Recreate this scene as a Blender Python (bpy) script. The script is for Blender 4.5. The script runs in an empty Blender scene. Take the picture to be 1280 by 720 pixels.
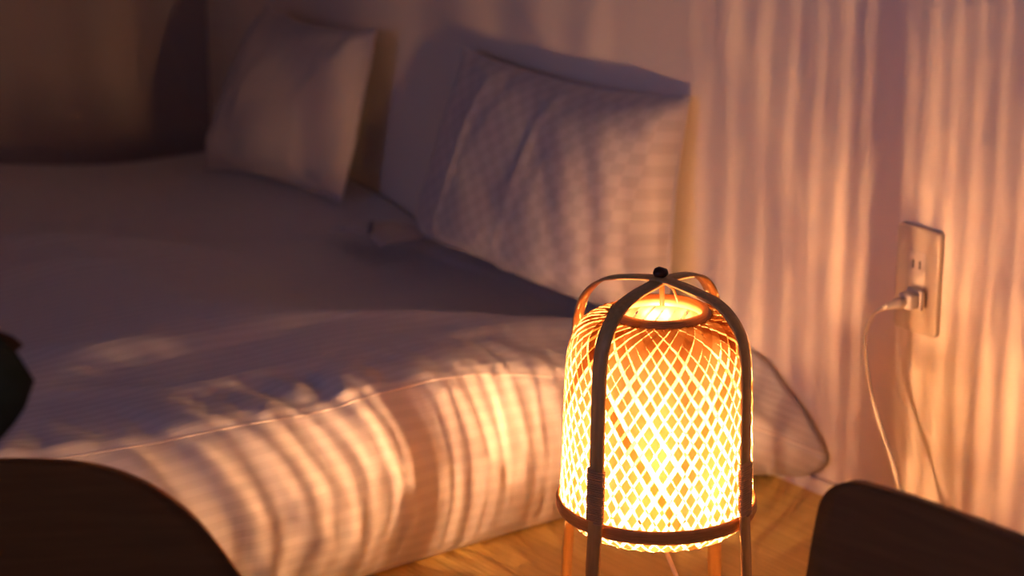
import bpy, bmesh, math, random
from mathutils import Vector, Matrix, noise
R = math.radians
scene = bpy.context.scene
COL = scene.collection
random.seed(7)

# ------------------------------------------------------------------ helpers
def lerp(a, b, t): return a + (b - a) * t
def smooth(a, b, x):
    t = max(0.0, min(1.0, (x - a) / (b - a)))
    return t * t * (3 - 2 * t)
def interp(tab, x):
    if x <= tab[0][0]: return tab[0][1]
    for (x0, y0), (x1, y1) in zip(tab, tab[1:]):
        if x <= x1: return lerp(y0, y1, (x - x0) / (x1 - x0))
    return tab[-1][1]
def catmull(pts, n):
    """n samples per span of a Catmull-Rom curve through pts (tuples)."""
    out = []
    P = [Vector(p) for p in pts]
    P = [P[0] * 2 - P[1]] + P + [P[-1] * 2 - P[-2]]
    for i in range(1, len(P) - 2):
        p0, p1, p2, p3 = P[i - 1:i + 3]
        for k in range(n):
            t = k / n
            out.append(0.5 * (2 * p1 + (p2 - p0) * t + (2 * p0 - 5 * p1 + 4 * p2 - p3) * t * t + (3 * p1 - p0 - 3 * p2 + p3) * t ** 3))
    out.append(P[-2].copy())
    return out
def nz(x, y, z=0.0): return noise.noise(Vector((x, y, z)))

def link(name, bm, mat, parent=None, smooth_shade=True):
    me = bpy.data.meshes.new(name)
    bmesh.ops.recalc_face_normals(bm, faces=bm.faces)
    bm.to_mesh(me); bm.free()
    if smooth_shade:
        for p in me.polygons: p.use_smooth = True
    o = bpy.data.objects.new(name, me)
    COL.objects.link(o)
    if mat: me.materials.append(mat)
    if parent: o.parent = parent
    return o
def thing(name, label, cat, loc=(0, 0, 0), rz=0.0, group=None):
    o = bpy.data.objects.new(name, None); COL.objects.link(o)
    o.location = loc; o.rotation_euler = (0, 0, rz); o.empty_display_size = 0.05
    o['label'] = label; o['category'] = cat
    if group: o['group'] = group
    return o
def structure(o): o['kind'] = 'structure'; return o

def box(bm, lo, hi, bevel=0.0, seg=2):
    r = bmesh.ops.create_cube(bm, size=1.0)
    vs = r['verts']
    for v in vs:
        v.co = Vector([lerp(lo[i], hi[i], v.co[i] + 0.5) for i in range(3)])
    if bevel:
        es = list({e for v in vs for e in v.link_edges})
        bmesh.ops.bevel(bm, geom=es, offset=bevel, segments=seg, profile=0.5, affect='EDGES')
def grid_faces(bm, rows, close_u=False, close_v=False):
    nu, nv = len(rows), len(rows[0])
    for i in range(nu if close_u else nu - 1):
        for j in range(nv if close_v else nv - 1):
            a, b = rows[i][j], rows[(i + 1) % nu][j]
            c, d = rows[(i + 1) % nu][(j + 1) % nv], rows[i][(j + 1) % nv]
            try: bm.faces.new((a, b, c, d))
            except ValueError: pass
def tube(bm, pts, rad, seg=8, cap=True):
    pts = [Vector(p) for p in pts]
    rows = []
    up = None
    for i, p in enumerate(pts):
        t = (pts[min(i + 1, len(pts) - 1)] - pts[max(i - 1, 0)]).normalized()
        if up is None:
            up = t.orthogonal().normalized()
        up = (up - t * up.dot(t)).normalized()
        s = t.cross(up)
        r = rad(i / (len(pts) - 1)) if callable(rad) else rad
        rows.append([bm.verts.new(p + (up * math.cos(a) + s * math.sin(a)) * r) for a in [2 * math.pi * k / seg for k in range(seg)]])
    grid_faces(bm, rows, close_v=True)
    if cap:
        bm.faces.new(rows[0]); bm.faces.new(rows[-1])
def lathe(bm, prof, seg=64, closed=False):
    rows = [[bm.verts.new((r * math.cos(a), r * math.sin(a), z)) for r, z in prof] for a in [2 * math.pi * k / seg for k in range(seg)]]
    grid_faces(bm, rows, close_u=True, close_v=closed)

# ------------------------------------------------------------------ materials
def new_mat(name):
    m = bpy.data.materials.new(name); m.use_nodes = True
    nt = m.node_tree; nt.nodes.clear()
    return m, nt.nodes, nt.links
def principled(name, col, rough=0.6, spec=0.3, sheen=0.0, metallic=0.0):
    m, N, L = new_mat(name)
    b = N.new('ShaderNodeBsdfPrincipled'); o = N.new('ShaderNodeOutputMaterial')
    b.inputs['Base Color'].default_value = (*col, 1)
    b.inputs['Roughness'].default_value = rough
    b.inputs['Specular IOR Level'].default_value = spec
    b.inputs['Sheen Weight'].default_value = sheen
    b.inputs['Metallic'].default_value = metallic
    L.new(b.outputs[0], o.inputs[0])
    return m, N, L, b
def coords(N, L, kind='Object', scale=(1, 1, 1), rot=(0, 0, 0)):
    tc = N.new('ShaderNodeTexCoord'); mp = N.new('ShaderNodeMapping')
    mp.inputs['Scale'].default_value = scale; mp.inputs['Rotation'].default_value = rot
    L.new(tc.outputs[kind], mp.inputs[0])
    return mp.outputs[0]
def noise_tex(N, L, vec, scale, detail=3, rough=0.5):
    t = N.new('ShaderNodeTexNoise'); t.inputs['Scale'].default_value = scale
    t.inputs['Detail'].default_value = detail; t.inputs['Roughness'].default_value = rough
    L.new(vec, t.inputs['Vector']); return t.outputs['Fac']
def ramp(N, L, fac, stops):
    r = N.new('ShaderNodeValToRGB')
    while len(r.color_ramp.elements) < len(stops): r.color_ramp.elements.new(0.5)
    for e, (p, c) in zip(r.color_ramp.elements, stops):
        e.position = p; e.color = (*c, 1)
    L.new(fac, r.inputs[0]); return r.outputs[0]
def bump(N, L, b, height, strength=0.3, dist=0.001):
    n = N.new('ShaderNodeBump'); n.inputs['Strength'].default_value = strength; n.inputs['Distance'].default_value = dist
    L.new(height, n.inputs['Height']); L.new(n.outputs[0], b.inputs['Normal'])

# wallpaper: off-white, finely textured
M_wall, N, L, b = principled('wallpaper', (0.80, 0.72, 0.63), 0.75, 0.2)
v = coords(N, L)
L.new(ramp(N, L, noise_tex(N, L, v, 3.0, 2), [(0.3, (0.86, 0.755, 0.63)), (0.7, (0.90, 0.795, 0.675))]), b.inputs['Base Color'])
bump(N, L, b, noise_tex(N, L, v, 320, 3), 0.25, 0.0006)
M_trim, N, L, b = principled('painted_trim', (0.82, 0.76, 0.70), 0.45, 0.4)
M_ceil, N, L, b = principled('ceiling_boards', (0.30, 0.20, 0.13), 0.85, 0.1)
bump(N, L, b, noise_tex(N, L, coords(N, L), 200, 2), 0.2, 0.0006)

M_wall_dim, N, L, b = principled('dimmed_wallpaper', (0.42, 0.38, 0.40), 0.75, 0.2)  # back wall's wallpaper, colour darkened to stand in for weaker lamp light there
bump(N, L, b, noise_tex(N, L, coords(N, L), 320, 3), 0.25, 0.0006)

# tatami: fine woven rush ridges
M_tatami, N, L, b = principled('tatami', (0.52, 0.35, 0.16), 0.55, 0.35)
v = coords(N, L)
w = N.new('ShaderNodeTexWave'); w.wave_type = 'BANDS'; w.bands_direction = 'X'
w.inputs['Scale'].default_value = 40; w.inputs['Distortion'].default_value = 0.4
L.new(v, w.inputs['Vector'])
v2 = coords(N, L, scale=(60, 3, 1))
L.new(ramp(N, L, noise_tex(N, L, v2, 2.0, 4), [(0.25, (0.62, 0.45, 0.13)), (0.75, (0.80, 0.62, 0.21))]), b.inputs['Base Color'])
bump(N, L, b, w.outputs['Fac'], 0.35, 0.0008)

# sateen-striped cotton of the duvet: stripes are woven, they run parallel to X
M_duvet, N, L, b = principled('striped_cotton', (0.80, 0.76, 0.75), 0.55, 0.35, 0.25)
at_ = N.new('ShaderNodeAttribute'); at_.attribute_name = 'arc'
w = N.new('ShaderNodeMath'); w.operation = 'MULTIPLY'; w.inputs[1].default_value = 2 * math.pi / 0.0155
L.new(at_.outputs['Fac'], w.inputs[0])
s = N.new('ShaderNodeMath'); s.operation = 'SINE'; L.new(w.outputs[0], s.inputs[0])
mr = N.new('ShaderNodeMapRange'); mr.inputs[1].default_value = -0.35; mr.inputs[2].default_value = 0.35
L.new(s.outputs[0], mr.inputs[0])
L.new(ramp(N, L, mr.outputs[0], [(0.0, (0.675, 0.662, 0.672)), (1.0, (0.725, 0.712, 0.722))]), b.inputs['Base Color'])
rr = N.new('ShaderNodeMapRange'); rr.inputs[3].default_value = 0.6; rr.inputs[4].default_value = 0.48
L.new(mr.outputs[0], rr.inputs[0]); L.new(rr.outputs[0], b.inputs['Roughness'])
bump(N, L, b, mr.outputs[0], 0.25, 0.0008)
M_piping, *_ = principled('duvet_piping', (0.82, 0.78, 0.76), 0.6, 0.3, 0.2)

def pillow_material(name, check):
    m, N, L, b = principled(name, (0.54, 0.49, 0.48), 0.6, 0.3, 0.3)
    if check:
        tc = N.new('ShaderNodeTexCoord'); mp = N.new('ShaderNodeMapping')
        mp.inputs['Scale'].default_value = (29, 20, 1)
        L.new(tc.outputs['UV'], mp.inputs[0])
        ck = N.new('ShaderNodeTexChecker'); ck.inputs['Scale'].default_value = 1.0
        ck.inputs['Color1'].default_value = (0.67, 0.62, 0.60, 1); ck.inputs['Color2'].default_value = (0.585, 0.54, 0.525, 1)
        L.new(mp.outputs[0], ck.inputs['Vector'])
        L.new(ck.outputs['Color'], b.inputs['Base Color'])
        bump(N, L, b, ck.outputs['Fac'], 0.25, 0.0006)
    else:
        bump(N, L, b, noise_tex(N, L, coords(N, L), 45, 3), 0.2, 0.002)
    return m
M_check = pillow_material('checked_pillowcase', True)
M_plain = pillow_material('plain_pillowcase', False)
M_seam, *_ = principled('pillow_seam', (0.64, 0.59, 0.58), 0.6, 0.3, 0.2)
M_label, *_ = principled('care_label_cloth', (0.22, 0.22, 0.27), 0.7, 0.2)

# bamboo strips of the shade: thin, lets light through; tint differs from strip to strip
def strip_material(name, transmit=0.215):
    m, N, L = new_mat(name)
    o = N.new('ShaderNodeOutputMaterial')
    a = N.new('ShaderNodeAttribute'); a.attribute_name = 'tint'
    u = N.new('ShaderNodeAttribute'); u.attribute_name = 'grain'
    f = noise_tex(N, L, u.outputs['Vector'], 1.0, 3, 0.6)
    add = N.new('ShaderNodeMath'); add.operation = 'MULTIPLY_ADD'; add.inputs[1].default_value = 0.28; L.new(f, add.inputs[0]); L.new(a.outputs['Fac'], add.inputs[2])
    c = ramp(N, L, add.outputs[0], [(0.08, (0.34, 0.12, 0.03)), (0.40, (0.74, 0.48, 0.24)), (0.85, (0.94, 0.76, 0.50))])
    t = N.new('ShaderNodeBsdfTranslucent'); L.new(c, t.inputs[0])
    d = N.new('ShaderNodeBsdfDiffuse'); d.inputs[0].default_value = (0.10, 0.042, 0.011, 1)
    mx = N.new('ShaderNodeMixShader'); mx.inputs[0].default_value = transmit
    L.new(d.outputs[0], mx.inputs[1]); L.new(t.outputs[0], mx.inputs[2])
    g = N.new('ShaderNodeBsdfGlossy'); g.inputs['Roughness'].default_value = 0.4
    mg = N.new('ShaderNodeMixShader'); mg.inputs[0].default_value = 0.012
    L.new(mx.outputs[0], mg.inputs[1]); L.new(g.outputs[0], mg.inputs[2])
    L.new(mg.outputs[0], o.inputs[0])
    return m
M_strip = strip_material('bamboo_strip')
M_bamboo, N, L, b = principled('bamboo_lath', (0.50, 0.27, 0.10), 0.45, 0.4)
v = coords(N, L, scale=(1, 1, 0.08))
L.new(ramp(N, L, noise_tex(N, L, v, 260, 3), [(0.3, (0.50, 0.31, 0.115)), (0.7, (0.63, 0.41, 0.165))]), b.inputs['Base Color'])
M_band, N, L, b = principled('bamboo_band', (0.30, 0.12, 0.04), 0.5, 0.4)
L.new(ramp(N, L, noise_tex(N, L, coords(N, L, scale=(1, 1, 20)), 60, 3), [(0.3, (0.42, 0.19, 0.065)), (0.7, (0.62, 0.32, 0.12))]), b.inputs['Base Color'])
M_rattan, *_ = principled('rattan_binding', (0.66, 0.40, 0.20), 0.5, 0.4)
M_knob, *_ = principled('dark_knob', (0.03, 0.010, 0.008), 0.4, 0.4)
M_cord, *_ = principled('white_plastic_cord', (0.80, 0.74, 0.66), 0.35, 0.5)
M_socket, *_ = principled('socket_plastic', (0.75, 0.70, 0.62), 0.4, 0.4)
M_plate, N, L, b = principled('outlet_plate', (0.66, 0.56, 0.43), 0.32, 0.5)
M_insert, *_ = principled('outlet_insert', (0.76, 0.66, 0.53), 0.35, 0.5)
M_slot, *_ = principled('dark_slot', (0.02, 0.015, 0.01), 0.6, 0.2)
# bulb: clear envelope and a glowing filament
M_glass, N, L = new_mat('clear_bulb_glass')
o_ = N.new('ShaderNodeOutputMaterial'); tr = N.new('ShaderNodeBsdfTransparent'); gl = N.new('ShaderNodeBsdfGlossy'); gl.inputs['Roughness'].default_value = 0.15
mx = N.new('ShaderNodeMixShader'); mx.inputs[0].default_value = 0.03
L.new(tr.outputs[0], mx.inputs[1]); L.new(gl.outputs[0], mx.inputs[2]); L.new(mx.outputs[0], o_.inputs[0])
M_fil, N, L = new_mat('glowing_filament')
o_ = N.new('ShaderNodeOutputMaterial'); em = N.new('ShaderNodeEmission')
em.inputs['Color'].default_value = (1.0, 0.47, 0.195, 1); em.inputs['Strength'].default_value = 14000.0
L.new(em.outputs[0], o_.inputs[0])
M_chair, N, L, b = principled('dark_walnut', (0.14, 0.065, 0.028), 0.5, 0.3)
L.new(ramp(N, L, noise_tex(N, L, coords(N, L, scale=(2, 2, 25)), 6, 4), [(0.3, (0.15, 0.06, 0.016)), (0.7, (0.19, 0.08, 0.022))]), b.inputs['Base Color'])
M_cushion, *_ = principled('dark_cushion', (0.03, 0.016, 0.012), 0.85, 0.1, 0.2)
M_leaf, N, L, b = principled('dark_leaf', (0.03, 0.04, 0.012), 0.4, 0.4)
L.new(ramp(N, L, noise_tex(N, L, coords(N, L), 30, 3), [(0.3, (0.024, 0.022, 0.005)), (0.7, (0.045, 0.042, 0.009))]), b.inputs['Base Color'])
M_leafb, *_ = principled('browning_leaf', (0.16, 0.09, 0.045), 0.5, 0.3)
M_stem, *_ = principled('woody_stem', (0.09, 0.06, 0.03), 0.7, 0.2)
M_pot, N, L, b = principled('grey_pot', (0.18, 0.17, 0.16), 0.6, 0.3)
M_soil, *_ = principled('potting_soil', (0.03, 0.02, 0.014), 0.95, 0.1)
M_pane, N, L = new_mat('window_glass')
o_ = N.new('ShaderNodeOutputMaterial'); tr = N.new('ShaderNodeBsdfTransparent'); gl = N.new('ShaderNodeBsdfGlossy'); gl.inputs['Roughness'].default_value = 0.02
mx = N.new('ShaderNodeMixShader'); mx.inputs[0].default_value = 0.05
L.new(tr.outputs[0], mx.inputs[1]); L.new(gl.outputs[0], mx.inputs[2]); L.new(mx.outputs[0], o_.inputs[0])

# ------------------------------------------------------------------ the room
# x = 0 is the wall with the outlet, y = 3.16 the wall at the foot of the bed row
XL, YF, YB, ZC = -4.20, -1.30, 3.16, 2.45
def slab(name, lo, hi, mat):
    bm = bmesh.new(); box(bm, lo, hi); return structure(link(name, bm, mat, None, False))
slab('floor', (XL - .1, YF - .1, -.1), (.1, YB + .1, 0), M_tatami)
slab('ceiling', (XL - .1, YF - .1, ZC), (.1, YB + .1, ZC + .1), M_ceil)
slab('wall_right', (0, YF - .1, 0), (.1, YB + .1, ZC), M_wall)
slab('wall_back', (XL, YB, 0), (0, YB + .1, ZC), M_wall_dim)
slab('light_blocker_wall', (-2.16, 1.95, 0), (-2.06, YB, ZC), M_wall)   # added out of view to keep window light off the far bed
slab('wall_front', (XL, YF - .1, 0), (0, YF, ZC), M_wall)
WY0, WY1, WZ0, WZ1 = 0.5, 2.1, 0.60, 2.0
bm = bmesh.new()
box(bm, (XL - .1, YF, 0), (XL, YB, WZ0)); box(bm, (XL - .1, YF, WZ1), (XL, YB, ZC))
box(bm, (XL - .1, YF, WZ0), (XL, WY0, WZ1)); box(bm, (XL - .1, WY1, WZ0), (XL, YB, WZ1))
structure(link('wall_left', bm, M_wall, None, False))
bm = bmesh.new(); t = .05
box(bm, (XL - .07, WY0, WZ0), (XL - .02, WY1, WZ0 + t)); box(bm, (XL - .07, WY0, WZ1 - t), (XL - .02, WY1, WZ1))
for y in (WY0, (WY0 + WY1 - t) / 2, WY1 - t): box(bm, (XL - .07, y, WZ0 + t), (XL - .02, y + t, WZ1 - t))
win = structure(link('window_1', bm, M_trim, None, False))
bm = bmesh.new(); box(bm, (XL - .05, WY0 + t, WZ0 + t), (XL - .045, WY1 - t, WZ1 - t))
link('pane', bm, M_pane, win, False)
bm = bmesh.new(); box(bm, (-.010, YF, 0), (0, 1.905, .018), .002); structure(link('baseboard_right', bm, M_trim, None, False))

# ------------------------------------------------------------------ duvet
SEAM_Z = [(-2.3, .232), (-.97, .2265), (-.906, .2165), (-.80, .2085), (-.708, .2047), (-.63, .1985), (-.585, .1975), (-.57, .2000), (-.529, .2018), (-.466, .2018), (-.40, .1998), (-.287, .192), (-.2, .18)]
P_MAIN = [(2.5, 0), (2.0, 0), (1.925, 0.0), (1.898, .010), (1.880, .045), (1.872, .085), (1.876, .130), (1.895, .172), (1.920, .2025),
          (1.955, .210), (2.02, .2125), (2.15, .2135), (2.35, .217), (2.6, .223), (2.85, .232), (3.00, .234), (3.07, .222), (3.115, .18), (3.135, .10), (3.125, .03), (3.08, 0), (2.8, 0)]
P_TIP = [(2.5, 0), (2.0, 0), (1.90, 0.0), (1.872, .003), (1.836, .006), (1.806, .014), (1.784, .026), (1.771, .039), (1.768, .052),
         (1.79, .078), (1.83, .112), (1.90, .146), (2.1, .152), (2.5, .155), (2.70, .182), (3.00, .184), (3.07, .17), (3.115, .13), (3.135, .07), (3.125, .02), (3.08, 0), (2.8, 0)]
ISEAM, NSP = 8, 9
X0, X1 = -2.04, -0.010
def profile(x):
    bl = max(0.0, min(1.0, (x + .50) / .49)) ** 2.2
    bt = smooth(-.62, -.17, x)
    dz = interp(SEAM_Z, x) - .2025
    pts = []
    for i, (a, c) in enumerate(zip(P_MAIN, P_TIP)):
        k = bl if i <= 11 else bt
        y, z = lerp(a[0], c[0], k), lerp(a[1], c[1], k)
        if 5 <= i <= 12: z += dz * (1 - bl) * (1 - abs(i - 8) / 5)
        pts.append((y, z))
    return pts
RIDGES = [([(-1.2, 2.30), (-.823, 2.2265), (-.7355, 2.172), (-.62, 2.1455), (-.5475, 2.162), (-.453, 2.173), (-.386, 2.14), (-.3, 2.10)], .0065, .016),
          ([(-1.2, 2.75), (-.629, 2.623), (-.507, 2.575), (-.395, 2.526), (-.315, 2.498), (-.213, 2.52)], .009, .02),
          ([(-1.2, 2.60), (-.684, 2.51), (-.5865, 2.49), (-.484, 2.473), (-.376, 2.458), (-.274, 2.466)], .006, .014),
          ([(-1.2, 2.20), (-.879, 2.113), (-.79, 2.069), (-.716, 2.033)], .004, .014)]
def duvet_point(x, w, y, z, ny, nzv):
    """folds and wrinkles along the outward normal; w = index along profile in control spans"""
    d = 0.0
    bl = max(0.0, min(1.0, (x + .50) / .49))
    if w < 9.0 and w > 2.6:                                  # the side: mostly upright folds below the seam
        e = smooth(2.6, 4.5, w) * (1 - smooth(7.6, 8.0, w) * .9)
        d += e * (.0075 * nz(x * 9, w * .25, 3.1) + .008 * nz(x * 22 + w * .35, w * .3, 7.7) * smooth(-1.3, -.6, -abs(x + .65)) + .003 * nz(x * 45 + w * .8, w * .5, 1.2))
        d *= 1 - .75 * bl
    if 8.0 <= w < 10.5:
        e = smooth(8.0, 8.4, w) * (1 - smooth(9.4, 10.5, w))
        d += e * (.010 * abs(nz(x * 16, w * .3, 5.5)) + .003 * nz(x * 40, w, 2.2))
    if 9.0 <= w < 16:
        e = smooth(9.0, 10.2, w) * (1 - smooth(14.8, 16, w))
        d += e * (.016 * nz(x * 1.5 + y * 1.0, y * 4.2 - x * .9, 9.4) + .007 * nz(x * 2.2, y * 11 - x * 3.0, 4.4) + .0025 * nz(x * 6, y * 26 - x * 6, 2.4))
        for tab, amp, sg in RIDGES:
            dy = y - interp(tab, x)
            d += e * amp * math.exp(-(dy / (sg if dy < 0 else sg * 2.2)) ** 2) * smooth(-.12, -.24, x)
    return d
bm = bmesh.new(); arc = bm.verts.layers.float.new('arc')
rows, seam_pts = [], []
nx = 290
for i in range(nx + 1):
    x = lerp(X0, X1, i / nx)
    pr = catmull([(y, z, 0) for y, z in profile(x)], NSP)
    row = []; s = 0.0
    for j, p in enumerate(pr):
        if j: s += (p - pr[j - 1]).length
        a, c = pr[max(j - 1, 0)], pr[min(j + 1, len(pr) - 1)]
        t = (c - a).normalized(); ny, nzv = -t.y, t.x      # outward
        d = duvet_point(x, j / NSP, p.x, p.y, ny, nzv)
        if x > -.06: d *= .5
        y, z = p.x + ny * d, max(0.0, p.y + nzv * d)
        vtx = bm.verts.new((x, y, z)); vtx[arc] = s
        row.append(vtx)
        if j == ISEAM * NSP: seam_pts.append((x, y, z))
    rows.append(row)
grid_faces(bm, rows, close_v=True)
bm.faces.new(rows[0]); bm.faces.new(rows[-1])
duvet = link('duvet', bm, M_duvet)
duvet['label'] = 'puffy white striped duvet on the low bed beneath both pillows'; duvet['category'] = 'duvet'
bm = bmesh.new(); tube(bm, seam_pts, .0017, 6); link('piping', bm, M_piping, duvet)

# ------------------------------------------------------------------ pillows
def pillow(name, label, TL, TR, BR, BL, front, back, mat, seed, creases=(), nu=90, nv=70, power=4.0, pull=.04):
    # front: how far the stuffing stands out near the TL, TR, BR, BL corners
    TL, TR, BR, BL = map(Vector, (TL, TR, BR, BL))
    n = ((TR - TL).cross(BL - TL)).normalized()
    if n.x > 0: n = -n                                        # front faces into the room
    bm = bmesh.new(); uvl = bm.loops.layers.uv.new('UVMap')
    uv = {}
    rim = []
    def pt(u, v, side):
        # edges drawn in between the corners, as on a stuffed pillow
        pu = u + (.5 - u) * pull * (4 * v * (1 - v)) ** 1.0 * abs(2 * u - 1) ** 2
        pv = v + (.5 - v) * .10 * (4 * u * (1 - u)) ** 1.0 * abs(2 * v - 1) ** 2
        p = TL.lerp(TR, pu).lerp(BL.lerp(BR, pu), pv)
        fu, fv = 1 - abs(2 * u - 1) ** power, 1 - abs(2 * v - 1) ** power
        h = (max(0, fu * fv)) ** .55
        ft = lerp(lerp(front[0], front[1], u), lerp(front[3], front[2], u), v)
        d = h * (ft if side > 0 else -back)
        e = 1 - h
        wr = (.006 * nz(u * 5 + seed, v * 4, side) + .004 * nz(u * 14 + seed, v * 7, side * 2) * (0.4 + e)) * min(1, h * 2)
        for cu, amp in creases:
            if side > 0: wr += amp * math.exp(-((u - cu - .02 * (v - .5)) / .010) ** 2) * min(1, h * 1.5)
        return p + n * (d + wr)
    for side in (1, -1):
        rows = []
        for i in range(nu + 1):
            u = .5 - .5 * math.cos(math.pi * i / nu)
            row = []
            for j in range(nv + 1):
                v = .5 - .5 * math.cos(math.pi * j / nv)
                vt = bm.verts.new(pt(u, v, side)); uv[vt] = (u, v); row.append(vt)
            rows.append(row)
        grid_faces(bm, rows)
        if side == 1:
            rim = [r[0].co.copy() for r in rows] + [w.co.copy() for w in rows[-1][1:]] + [r[-1].co.copy() for r in rows[-2::-1]] + [w.co.copy() for w in rows[0][-2:0:-1]]
    for f in bm.faces:
        for l in f.loops: l[uvl].uv = uv[l.vert]
    bmesh.ops.remove_doubles(bm, verts=bm.verts, dist=1e-5)
    o = link(name, bm, mat); o['label'] = label; o['category'] = 'pillow'; o['group'] = 'pillows propped against the wall'
    bm = bmesh.new(); tube(bm, rim + rim[:1], .0022, 6); link('seam', bm, M_seam, o)
    return o
near = pillow('pillow', 'white pillow in a checked weave case, propped behind the glowing lamp',
              (-.035, 2.435, .432), (-.020, 2.008, .438), (-.060, 1.992, .166), (-.062, 2.50, .166), (.035, .06, .175, .085), .022, M_check, 3.3, ((.235, .0055), (.56, .0045)))
far = pillow('pillow', 'plain white pillow propped up in the dark corner of the room',
             (-.060, 2.885, .428), (-.055, 2.612, .434), (-.090, 2.655, .186), (-.150, 2.925, .190), (.055, .040, .055, .065), .035, M_plain, 8.1, power=3.2, pull=.01)
# turned-out flap and care label at the near pillow's far lower corner
bm = bmesh.new(); rows = []
for i in range(13):
    u = i / 12; row = []
    for j in range(9):
        v = j / 8
        row.append(bm.verts.new((lerp(-.165, -.075, v) + .008 * math.sin(u * 5), lerp(2.455, 2.56 - .03 * v, u), .178 + .016 * math.sin(u * 3.0) * (0.6 + .4 * math.sin(v * 4)) + .004 * nz(u * 6, v * 6))))
    rows.append(row)
grid_faces(bm, rows)
fl = link('pillowcase_flap', bm, M_plain, near)
m = fl.modifiers.new('thick', 'SOLIDIFY'); m.thickness = .003
bm = bmesh.new(); box(bm, (-.006, -.002, 0), (.006, .002, .018), .0005)
lb = link('care_label', bm, M_label, near); lb.location = (-.152, 2.492, .186); lb.rotation_euler = (R(15), R(-20), R(30)); lb['label'] = 'small dark care label'

# ------------------------------------------------------------------ lamp
LX, LY = -.433, 1.590
lamp = thing('bamboo_lamp', 'lit woven bamboo basket lamp with four bent laths, standing on the tatami', 'lamp', (LX, LY, 0))
# shade profile, bottom to top, (r, z)
prof = catmull([(.032, .1385, 0), (.058, .1370, 0), (.073, .1375, 0), (.084, .1425, 0), (.0925, .155, 0), (.0945, .170, 0), (.0930, .205, 0), (.0918, .250, 0), (.0905, .290, 0), (.0880, .316, 0), (.0820, .334, 0), (.0720, .3455, 0), (.0590, .3515, 0), (.0430, .3545, 0)], 10)
sl = [0.0]
for a, b_ in zip(prof, prof[1:]): sl.append(sl[-1] + (b_ - a).length)
def prof_at(s):
    s = max(0, min(sl[-1], s))
    for i in range(len(sl) - 1):
        if s <= sl[i + 1]:
            t = (s - sl[i]) / (sl[i + 1] - sl[i]); p = prof[i].lerp(prof[i + 1], t); d = (prof[i + 1] - prof[i]).normalized()
            return p.x, p.y, d.y, -d.x          # r, z, outward normal (r, z)
NS = 42
STEPS = 64
ss = [sl[-1] * k / STEPS for k in range(STEPS + 1)]
# twist so that strips keep ~32 degrees from the vertical
kk = [0.0]
for k in range(STEPS):
    r = prof_at((ss[k] + ss[k + 1]) / 2)[0]
    kk.append(kk[-1] + .62 / max(r, .06) * (ss[k + 1] - ss[k]))
def weave(bm, hand):
    lt = bm.verts.layers.float.new('tint'); lg = bm.verts.layers.float_vector.new('grain')
    for q in range(NS):
        rnd = random.random()
        tint = .05 if rnd < .10 else (.22 + .25 * random.random() if rnd < .35 else .42 + .30 * random.random())
        jit = random.uniform(-.10, .10); wid = random.uniform(.70, .80)
        rows = []
        for k, s in enumerate(ss):
            r, z, nr, nzv = prof_at(s)
            th = 2 * math.pi * (q + jit) / NS + hand * kk[k]
            half = .5 * wid * 2 * math.pi / NS
            half = min(half, .5 * wid * 1.0 * 2 * math.pi / NS * .092 / r)
            row = []
            for e in (-1, -.33, .33, 1):
                a = th + half * e * min(1.35, .092 / r)
                # over-under weave
                ia, ib = (a - kk[k]) * NS / (2 * math.pi), (a + kk[k]) * NS / (2 * math.pi)
                off = .00042 * hand * math.cos(math.pi * (ia + ib) * .5) + .00045 * hand + (.0006 * e * hand if r < .08 else 0)
                rr_, zz = r + nr * off, z + nzv * off
                vt = bm.verts.new((rr_ * math.cos(a), rr_ * math.sin(a), zz))
                vt[lt] = tint + .05 * nz(s * 30, q * 3.3) - .30 * smooth(.090, .072, r) * (1 if z > .3 else 0)   # doubled, thicker ends round the mouth; vt[lg] = Vector((s * 25, e * 5 + q * 17.0, q))
                row.append(vt)
            rows.append(row)
        grid_faces(bm, rows)
bm = bmesh.new(); weave(bm, 1); shade = link('woven_shade', bm, M_strip, lamp)
bm = bmesh.new(); weave(bm, -1); link('counter_weave', bm, M_strip, shade)
# rims
bm = bmesh.new(); lathe(bm, [(.0405, .3490), (.0470, .3465), (.0500, .3490), (.0495, .3545), (.0470, .3590), (.0430, .3598), (.0405, .3565)], 72, True)
link('top_rim', bm, M_band, shade)
bm = bmesh.new(); lathe(bm, [(.0300, .1360), (.0350, .1355), (.0355, .1395), (.0300, .1400)], 64, True)
link('bottom_rim', bm, M_bamboo, shade)
bm = bmesh.new(); lathe(bm, [(.0955, .1535), (.0975, .1535), (.0990, .1570), (.0978, .1602), (.0990, .1635), (.0976, .1672), (.0957, .1672)], 96, True)
link('hoop_band', bm, M_band, shade)
# four laths: two bent loops that cross under the knob
LP = catmull([(.1135, 0, 0), (.1095, .07, 0), (.1060, .13, 0), (.1030, .175, 0), (.1015, .24, 0), (.1002, .295, 0), (.0975, .332, 0), (.0885, .3565, 0), (.0690, .3745, 0), (.0420, .3825, 0), (.0, .3865, 0)], 8)
def lath(az, lift):
    bm = bmesh.new(); rows = []
    ca, sa = math.cos(az), math.sin(az)
    for i, p in enumerate(LP):
        a, c = LP[max(i - 1, 0)], LP[min(i + 1, len(LP) - 1)]
        t = (c - a).normalized(); nr, nzv = t.y, -t.x
        dz = lift * (1 - smooth(.0, .05, p.x))
        row = []
        for e, o in ((-1, -.5), (-.85, .5), (0, .62), (.85, .5), (1, -.5), (0, -.5)):
            w, th = .0082 * e, .0026 * o
            r, z = p.x + nr * th, max(0.0, p.y + nzv * th + dz)
            row.append(bm.verts.new((r * ca - w * sa, r * sa + w * ca, z)))
        rows.append(row)
    grid_faces(bm, rows, close_v=True); bm.faces.new(rows[0]); bm.faces.new(rows[-1])
    return bm
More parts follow.
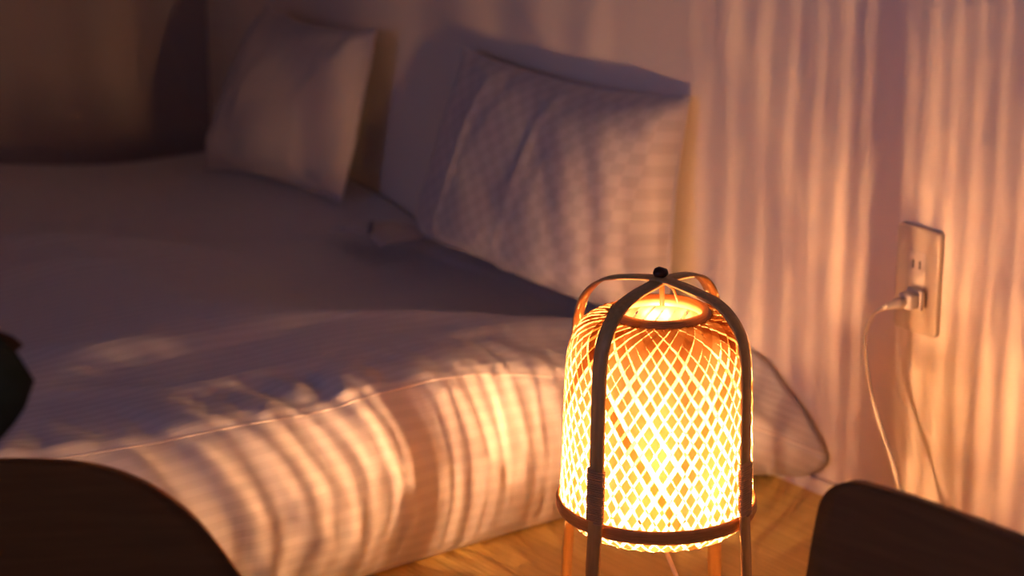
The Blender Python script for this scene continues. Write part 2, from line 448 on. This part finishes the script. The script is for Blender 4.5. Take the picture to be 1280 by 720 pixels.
# camera looks along (.616, .788); azimuths measured from there
VIEW = math.atan2(.788, .616)
def az_of(deg): return VIEW + math.pi - R(deg) * -1   # 0 = straight toward the camera
for k, (dg, lift) in enumerate(((-38, .0), (52, .0026), (142, .0), (232, .0026))):
    lo = link('lath_leg', lath(az_of(dg), lift), M_bamboo, lamp, True)
    # rattan binding where the lath is tied to the hoop
    bm = bmesh.new(); az = az_of(dg); ca, sa = math.cos(az), math.sin(az); rows = []
    nturn, n = 24, 24 * 14
    for i in range(n + 1):
        z = lerp(.170, .224, i / n); a = 2 * math.pi * nturn * i / n
        rc = interp([(.13, .1060), (.175, .1030), (.24, .1015)], z)
        rows.append((rc + .0022 * max(-1, min(1, 1.4 * math.cos(a))), .0088 * max(-1, min(1, 1.25 * math.sin(a))), z))
    tube(bm, [(r * ca - w * sa, r * sa + w * ca, z) for r, w, z in rows], .0011, 6)
    link('binding', bm, M_rattan, lo)
# knob tied over the crossing, its two ends hanging below
bm = bmesh.new(); bmesh.ops.create_icosphere(bm, subdivisions=2, radius=1.0)
for v_ in bm.verts:
    k = 1 + .18 * nz(v_.co.x * 1.7 + 4, v_.co.y * 1.7, v_.co.z * 1.7)
    v_.co = Vector((v_.co.x * .0078 * k, v_.co.y * .0078 * k, .3945 + v_.co.z * .0054 * k))
link('knob', bm, M_knob, lamp)
for sx, sy, ln, rad in ((.002, .000, .018, .0024), (.010, -.008, .014, .0012)):
    bm = bmesh.new(); tube(bm, [(sx * .3, sy * .3, .385), (sx, sy, .378), (sx * 1.3, sy * 1.4, .379 - ln)], rad, 8)
    link('tie_end', bm, M_band, lamp)
# socket, bulb
bm = bmesh.new()
for k in range(3):
    a = math.pi * k / 3
    c, s_ = math.cos(a), math.sin(a)
    tube(bm, [(-.034 * c, -.034 * s_, .1372), (.034 * c, .034 * s_, .1372)], .0022, 6)
link('bottom_cross', bm, M_bamboo, lamp)
bm = bmesh.new(); lathe(bm, [(.0, .1315), (.012, .1315), (.0145, .134), (.0150, .1625), (.0135, .164), (.0, .164)], 32)
link('bulb_socket', bm, M_socket, lamp)
bm = bmesh.new(); lathe(bm, [(.011, .164), (.0125, .169), (.0190, .181), (.0225, .195), (.0220, .210), (.0165, .225), (.0085, .232), (.0, .2335)], 32)
bulb = link('bulb', bm, M_glass, lamp)
for k in range(5):
    a = R(11 + 72 * k); c, s_ = math.cos(a), math.sin(a)
    bm = bmesh.new(); tube(bm, [((.0072 + .0008 * (k % 3)) * c, .0075 * s_, .170), (.0050 * c, .0055 * s_, .221)], .0011, 8)
    link('filament', bm, M_fil, bulb)
# cord and plug
PY, PZ = 1.640, .276
pts = [(0, 0, .132), (.002, -.012, .112), (.010, -.040, .060), (.020, -.075, .012), (.045, -.11, .004), (.13, -.17, .004), (.26, -.18, .004), (.335, -.10, .004), (.365, -.02, .012), (.366, .004, .06),
       (.365, .022, .105), (.364, .046, .150), (.363, .062, .192), (.3625, .068, .230), (.3625, .067, .252), (.366, .060, .268), (.376, .052, .2745)]
bm = bmesh.new(); tube(bm, catmull(pts, 8), .0023, 8)
cord = link('power_cord', bm, M_cord, lamp)
def to_local(x, y, z): return (x - LX, y - LY, z)
bm = bmesh.new(); lathe(bm, [(.0, -.003), (.0026, -.003), (.0034, 0), (.0046, .010), (.0062, .014), (.0064, .020), (.0050, .021), (.0058, .030), (.0, .030)], 20)
bmesh.ops.rotate(bm, verts=bm.verts, cent=(0, 0, 0), matrix=Matrix.Rotation(R(90), 3, 'Y'))
box(bm, (.026, -.0095, -.0085), (.042, .0095, .0085), .003); box(bm, (.041, -.0120, -.0115), (.0475, .0120, .0115), .003)
plug = link('plug', bm, M_cord, cord); plug.location = to_local(-.0590, PY, PZ)

# ------------------------------------------------------------------ wall outlet
def plate_box(bm, d, hy, hz):
    box(bm, (-d, -hy, -hz), (-.0002, hy, hz))
    es = [e for e in bm.edges if abs(e.verts[0].co.x - e.verts[1].co.x) > d * .5]
    bmesh.ops.bevel(bm, geom=es, offset=.006, segments=5, profile=.5, affect='EDGES')
    es = [e for e in bm.edges if all(v.co.x < -d + 1e-5 for v in e.verts)]
    bmesh.ops.bevel(bm, geom=es, offset=.0026, segments=3, profile=.5, affect='EDGES')
ot = thing('wall_outlet', 'beige double wall outlet with the lamp cord plugged in', 'outlet', (0, 1.6465, .2940))
bm = bmesh.new(); plate_box(bm, .0072, .0315, .0600)
link('faceplate', bm, M_plate, ot)
bm = bmesh.new(); box(bm, (-.0078, -.0115, -.0330), (-.0068, .0115, .0330), .0003, 1)
ins = link('socket_insert', bm, M_insert, ot)
for dz in (.0185,):
    for dy in (-.0048, .0048):
        bm = bmesh.new(); box(bm, (-.0080, dy - .0009, dz - .0045), (-.0074, dy + .0009, dz + .0045))
        link('slot', bm, M_slot, ins, False)
for dz in (.0185,):
    bm = bmesh.new(); tube(bm, [(-.0078, .0092 * math.cos(a), dz + .0085 * math.sin(a)) for a in [2 * math.pi * k / 24 for k in range(25)]], .0005, 5)
    link('socket_ring', bm, M_insert, ins)

# ------------------------------------------------------------------ floor chairs
def floor_chair(label, loc, rz, outline, lean):
    """legless chair: bent plywood back (outline in the plane of the back, x sideways, z up) and seat; faces its local -Y"""
    t = thing('floor_chair', label, 'chair', loc, rz, 'legless floor chairs')
    poly = []
    for x, z in outline: poly.append((x, z))
    th = .014
    bm = bmesh.new()
    zt = max(z for x, z in poly)
    def back_pt(x, z, o): return (x, o + .022 * (x / .25) ** 2 * -1 + (z - zt) * -lean * 0 - lean * (zt - z), z)
    # horizontal slices of the outline
    zs = sorted({z for x, z in poly})
    n = 56
    rows_f, rows_b = [], []
    for i in range(n + 1):
        z = lerp(.012, zt, 1 - (1 - i / n) ** 1.6)
        xs = []
        for (xa, za), (xb, zb) in zip(poly, poly[1:]):
            if min(za, zb) <= z <= max(za, zb) and za != zb: xs.append(lerp(xa, xb, (z - za) / (zb - za)))
        xl, xr = (min(xs), max(xs)) if xs else (0, 0)
        rows_f.append([bm.verts.new(back_pt(lerp(xl, xr, k / 24), z, -th / 2)) for k in range(25)])
        rows_b.append([bm.verts.new(back_pt(lerp(xl, xr, k / 24), z, th / 2)) for k in range(25)])
    rows = [f + b[::-1] for f, b in zip(rows_f, rows_b)]
    grid_faces(bm, rows, close_v=True)
    bm.faces.new(rows[0]); bm.faces.new(rows[-1])
    link('backrest', bm, M_chair, t)
    bm = bmesh.new(); box(bm, (-.20, -.42 - lean * zt, 0), (.20, -lean * zt - .022, .014), .006)
    link('seat', bm, M_chair, t)
    bm = bmesh.new(); box(bm, (-.185, -.40 - lean * zt, .0142), (.185, -lean * zt - .045, .045), .014, 3)
    link('seat_cushion', bm, M_cushion, t)
    return t
def round_outline(pts, rads):
    """rounded polygon, open at the bottom"""
    out = [pts[0]]
    for i in range(1, len(pts) - 1):
        p, a, c = Vector(pts[i]), Vector(pts[i - 1]), Vector(pts[i + 1])
        r = rads[i]
        pa, pc = p + (a - p).normalized() * r, p + (c - p).normalized() * r
        for k in range(13):
            t_ = k / 12; q = pa.lerp(p, t_).lerp(p.lerp(pc, t_), t_); out.append((q.x, q.y))
    out.append(pts[-1]); return out
# left chair faces the camera; right chair has its back parallel to the outlet wall
oc = round_outline([(-.255, 0), (-.258, .21), (-.165, .352), (0, .366), (.165, .352), (.258, .21), (.255, 0)], [0, .05, .08, .075, .08, .05, 0])
LCH = floor_chair('dark brown legless floor chair in front of the bed, beside the houseplant', (-1.154, 1.622, 0), R(-27.5), oc, .10)
oc = round_outline([(-.212, 0), (-.178, .340), (0, .346), (.178, .340), (.212, 0)], [0, .035, .13, .035, 0])
RCH = floor_chair('dark brown legless floor chair below the wall outlet, beside the lamp', (-.568, 1.040, 0), R(-90), oc, .06)

# ------------------------------------------------------------------ houseplant
PX, PYY = -1.78, 1.62
plant = thing('houseplant', 'potted broad-leaved houseplant with dark leaves beside the dark floor chair', 'plant', (PX, PYY, 0))
bm = bmesh.new(); lathe(bm, [(.0, 0), (.070, 0), (.078, .006), (.098, .170), (.104, .176), (.104, .190), (.096, .190), (.092, .172), (.0, .172)], 48)
link('pot', bm, M_pot, plant)
bm = bmesh.new(); lathe(bm, [(.0, .176), (.05, .178), (.0915, .1735)], 32); link('soil', bm, M_soil, plant)
trunk = catmull([(0, 0, .165), (.02, -.02, .30), (.05, -.05, .45), (.07, -.08, .62), (.075, -.10, .80)], 8)
bm = bmesh.new(); tube(bm, trunk, lambda t: lerp(.009, .004, t), 10); stem = link('stem', bm, M_stem, plant)
def leaf(base, tip, width, fold, mat, droop=.02):
    """petiole from the stem, then an ovate blade; world coordinates"""
    base, tip = Vector(base) - Vector((PX, PYY, 0)), Vector(tip) - Vector((PX, PYY, 0))
    ax = (tip - base); ln = ax.length; ax.normalize()
    side = ax.cross(Vector((0, 0, 1))).normalized()
    side = (Matrix.Rotation(fold, 3, ax) @ side)
    nrm = side.cross(ax)
    bm = bmesh.new(); rows = []
    for i in range(21):
        t = i / 20
        w = width * .5 * (math.sin(math.pi * t ** .9) ** .6 if 0 < t < 1 else 0.02)
        row = []
        for j in range(-6, 7):
            e = j / 6
            row.append(bm.verts.new(base + ax * (ln * t) + side * (w * e) + nrm * (abs(e) * w * .25 - droop * (t * 2 - 1) ** 2 + .003 * math.sin(t * 9 + e * 2))))
        rows.append(row)
    grid_faces(bm, rows)
    o = link('leaf', bm, mat, plant)
    m = o.modifiers.new('thick', 'SOLIDIFY'); m.thickness = .0008
    at0 = min(trunk, key=lambda p: (p - (base - Vector((0, 0, .05)))).length)
    bm = bmesh.new(); tube(bm, catmull([tuple(at0), tuple(at0.lerp(base, .5) + Vector((0, 0, .012))), tuple(base + ax * .012)], 6), .0022, 6)
    link('petiole', bm, M_stem, o)
leaf((-1.30, 1.50, .480), (-1.179, 1.409, .4965), .125, R(75), M_leaf, .004)
leaf((-1.26, 1.52, .508), (-1.170, 1.443, .5115), .035, R(70), M_leafb, .004)
for a, z, ln in ((150, .70, .17), (215, .62, .18), (95, .80, .15), (275, .74, .15), (330, .82, .15), (180, .50, .18), (240, .42, .16)):
    c, s_ = math.cos(R(a)), math.sin(R(a)); bx, by = PX + .06, PYY - .08
    leaf((bx + .07 * c, by + .07 * s_, z), (bx + (.07 + ln) * c, by + (.07 + ln) * s_, z - .03), .09, R(10), M_leaf)

# ------------------------------------------------------------------ light
w = bpy.data.worlds.new('World'); scene.world = w; w.use_nodes = True
bg = w.node_tree.nodes['Background']; bg.inputs['Color'].default_value = (0.40, 0.44, 0.95, 1); bg.inputs['Strength'].default_value = 4.0
pl = bpy.data.lights.new('window_portal', 'AREA'); pl.shape = 'RECTANGLE'; pl.size = WY1 - WY0; pl.size_y = WZ1 - WZ0
pl.cycles.is_portal = True
po = bpy.data.objects.new('window_portal', pl); COL.objects.link(po)
po.location = (XL - .11, (WY0 + WY1) / 2, (WZ0 + WZ1) / 2); po.rotation_euler = (0, R(-90), 0)

# ------------------------------------------------------------------ camera
cd = bpy.data.cameras.new('camera'); cam = bpy.data.objects.new('camera', cd); COL.objects.link(cam)
cam.location = (-1.856, 0, 1.03); cam.rotation_euler = (R(90 - 17), 0, R(-38))
cd.sensor_width = 36; cd.lens = 2900 / 1280 * 36; cd.clip_start = .05
cd.dof.use_dof = True; cd.dof.focus_distance = 2.19; cd.dof.aperture_fstop = 4.0
scene.camera = cam
scene.view_settings.view_transform = 'Standard'
try: scene.view_settings.look = 'None'
except TypeError: pass
scene.view_settings.exposure = 0.0; scene.view_settings.gamma = 1.0; scene.view_settings.use_curve_mapping = False
scene.cycles.use_denoising = True
scene.cycles.max_bounces = 10; scene.cycles.diffuse_bounces = 6; scene.cycles.transmission_bounces = 6; scene.cycles.transparent_max_bounces = 12
scene.cycles.sample_clamp_indirect = 8.0
